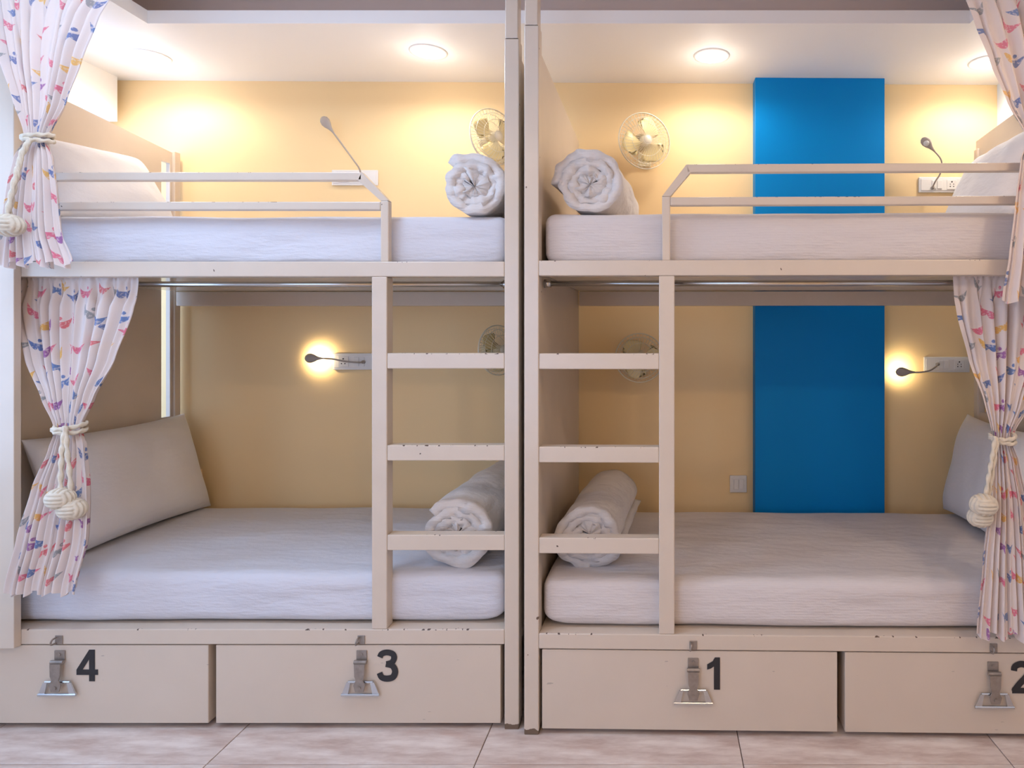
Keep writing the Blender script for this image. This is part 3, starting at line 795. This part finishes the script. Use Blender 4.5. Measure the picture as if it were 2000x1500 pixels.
# ------------------------------------------------------------ printed curtains
def pix(px, py, y):
    d = D+y
    return Vector(((px-VX)*d/F, y, CZ-(py-VY)*d/F))
def curtain(rows, label, nf, seed, cloth=1.15, skew=1.0, group='printed moustache curtains', lead=0.0):
    # rows: (py, px_left, px_right, y, fold amplitude)
    nu, nv = 220, 110
    K = len(rows)
    def lerp_rows(t):
        s = t*(K-1); i = min(int(s), K-2); f = s-i
        out = []
        for c in range(5):
            p0 = rows[max(i-1, 0)][c]; p1 = rows[i][c]; p2 = rows[i+1][c]; p3 = rows[min(i+2, K-1)][c]
            if c in (0,): out.append(p1+(p2-p1)*f); continue
            m1 = (p2-p0)/2*.7; m2 = (p3-p1)/2*.7
            h = f*f*(3-2*f)
            out.append((2*f**3-3*f*f+1)*p1+(f**3-2*f*f+f)*m1+(-2*f**3+3*f*f)*p2+(f**3-f*f)*m2)
        return out
    vl = []; uvs = []; acc = 0; prev = None
    for j in range(nv+1):
        t = j/nv
        py, pl, pr_, y, amp = lerp_rows(t)
        if t > .12: amp *= 1+.35*min(1, (t-.12)/.1)
        c = pix((pl+pr_)/2, py, y)
        if prev is not None: acc += (c-prev).length
        prev = c
        for i in range(nu+1):
            u = i/nu
            uu = u**skew
            ph = 2*PI*nf*(u+.025*math.sin(5*u+seed)+.012*math.sin(13*u+2*seed))
            px = pl+(pr_-pl)*uu
            soft = .65+.35*math.sin(7.3*u+seed*1.7)
            if lead:    # flatter leading edge
                e = u if lead < 0 else 1-u
                soft *= .45+.55*min(1, e/.30)
            off = amp*soft*math.sin(ph)+.35*amp*math.sin(2.3*ph+seed+2.0*t)
            top = max(0, 1-t/.06)
            off += top*.004*math.sin(ph*3+seed)
            p = pix(px, py, y)
            p.y += off
            p.x += amp*.45*math.cos(ph)*(1 if 0 < i < nu else 0)*(pr_-pl)/230
            if j == nv or j > nv*.9:
                p.z += .012*((j/nv-.9)/.1)*math.sin(ph*.5+seed)
            vl.append(tuple(p)); uvs.append((u*cloth, -acc))
    faces = []
    for j in range(nv):
        for i in range(nu):
            a = j*(nu+1)+i
            faces.append((a, a+1, a+nu+2, a+nu+1))
    o = obj('curtain', (vl, [], faces), M_curtain, None, True)
    uvl = o.data.uv_layers.new(name='UVMap')
    for lp in o.data.loops: uvl.data[lp.index].uv = uvs[lp.vertex_index]
    return tag(o, label, 'curtain', group)
c1 = curtain([(537, 40, 272, .088, .004), (562, 41, 271, .088, .008), (600, 45, 264, .085, .020), (700, 66, 229, .07, .020), (780, 95, 185, .04, .016), (836, 113, 160, .015, .010), (870, 106, 167, .005, .013), (950, 76, 175, -.015, .017), (1050, 46, 174, -.038, .017), (1158, 20, 150, -.050, .016)],
        'printed curtain tied back at the lower left berth, over the pillow', 9, .4, 1.15, 1.35, lead=1)
c2 = curtain([(536, 1861, 2110, .042, .004), (558, 1862, 2108, .042, .008), (600, 1866, 2095, .04, .020), (700, 1890, 2060, .035, .020), (790, 1922, 2010, .005, .016), (856, 1938, 1976, -.018, .010), (900, 1935, 1988, -.03, .013), (985, 1930, 2006, -.055, .016), (1100, 1918, 2022, -.075, .017), (1242, 1906, 2040, -.085, .016)],
        'printed curtain tied back at the lower right berth', 9, 2.2, 1.15, .8, lead=-1)
c3 = curtain([(-28, -30, 226, -.03, .006), (40, -8, 190, -.032, .020), (120, 12, 160, -.036, .018), (200, 36, 131, -.035, .015), (270, 54, 95, -.045, .010), (310, 36, 104, -.050, .013), (380, 22, 114, -.055, .016), (450, 12, 122, -.06, .017), (517, 4, 144, -.065, .015)],
        'printed curtain tied back at the upper left berth', 8, 1.1, 1.1, 1.2, lead=1)
c4 = curtain([(-28, 1878, 2150, -.085, .006), (40, 1901, 2140, -.085, .020), (120, 1931, 2120, -.085, .018), (200, 1965, 2085, -.08, .015), (270, 2003, 2048, -.07, .010), (310, 1992, 2060, -.078, .013), (400, 1980, 2080, -.09, .016), (500, 1968, 2095, -.10, .017), (586, 1955, 2110, -.105, .015)],
        'printed curtain hanging at the upper right edge', 9, 3.3, 1.15, .75, lead=-1)

# ------------------------------------------------------------ rope tiebacks with knotted balls
def ball(bm, c, r):
    n, m = 72, 48
    rings = []
    for i in range(m+1):
        th = PI*i/m; row = []
        for k in range(n):
            ph = 2*PI*k/n
            d = Vector((math.sin(th)*math.cos(ph), math.sin(th)*math.sin(ph), math.cos(th)))
            ad = [abs(d.x), abs(d.y), abs(d.z)]; j = ad.index(max(ad)); q = d[(j+1) % 3]
            rr = r*(.86+.17*abs(math.sin(q*8.5))**.6)
            row.append(bm.verts.new(Vector(c)+Vector((d.x*rr*1.12, d.y*rr, d.z*rr*.92))))
        rings.append(row)
    for A, B in zip(rings, rings[1:]):
        for k in range(n): 
            bm.faces.new((A[k], A[(k+1) % n], B[(k+1) % n], B[k]))
    bmesh.ops.remove_doubles(bm, verts=bm.verts, dist=1e-5)
def tieback(pxl, pxr, py, y, depth, strands, balls, label):
    c = pix((pxl+pxr)/2, py, y); w = (pxr-pxl)/2*(D+y)/F
    t = tag(empty('curtain_tieback', c), label, 'tieback', 'rope curtain tiebacks')
    bm = bmesh.new()
    for dz in (-.006, .006):
        tube(bm, [Vector((w*math.cos(a), depth*math.sin(a), dz+.008*math.sin(a*1+dz*80))) for a in [2*PI*k/64 for k in range(64)]], .0065, 10, closed=True, twist=(.30, .9))
    obj('rope_loop', bm, M_rope, t, True)
    for st in strands:
        pts = [pix(px, p_y, yy)-c for px, p_y, yy in st]
        bm = bmesh.new(); tube(bm, catmull(pts, 14), .0062, 10, twist=(.32, .85)); obj('rope', bm, M_rope, t, True)
    for px, p_y, yy, r in balls:
        bm = bmesh.new(); ball(bm, pix(px, p_y, yy)-c, r); obj('knot_ball', bm, M_rope, t, True)
tieback(111, 162, 835, .012, .036, [[(128, 832, -.03), (122, 870, -.045), (119, 920, -.055), (118, 962, -.06)], [(128, 834, -.03), (131, 880, -.045), (137, 935, -.052), (139, 980, -.055)]],
        [(118, 974, -.065, .036), (141, 994, -.055, .036)], 'twisted rope tieback with two knotted balls on the lower left curtain')
tieback(1936, 1979, 855, -.022, .034, [[(1944, 853, -.062), (1938, 890, -.08), (1931, 930, -.09), (1924, 975, -.095)], [(1948, 855, -.062), (1942, 900, -.075), (1932, 960, -.08), (1920, 1003, -.085)]],
        [(1921, 986, -.10, .037), (1914, 1010, -.085, .034)], 'twisted rope tieback with two knotted balls on the lower right curtain')
tieback(52, 97, 270, -.047, .034, [[(62, 272, -.088), (44, 295, -.10), (34, 340, -.105), (24, 385, -.105), (16, 428, -.105)], [(58, 274, -.088), (42, 305, -.10), (30, 345, -.11), (20, 390, -.115), (12, 430, -.115)]],
        [(17, 440, -.115, .037)], 'twisted rope tieback with a knotted ball on the upper left curtain')
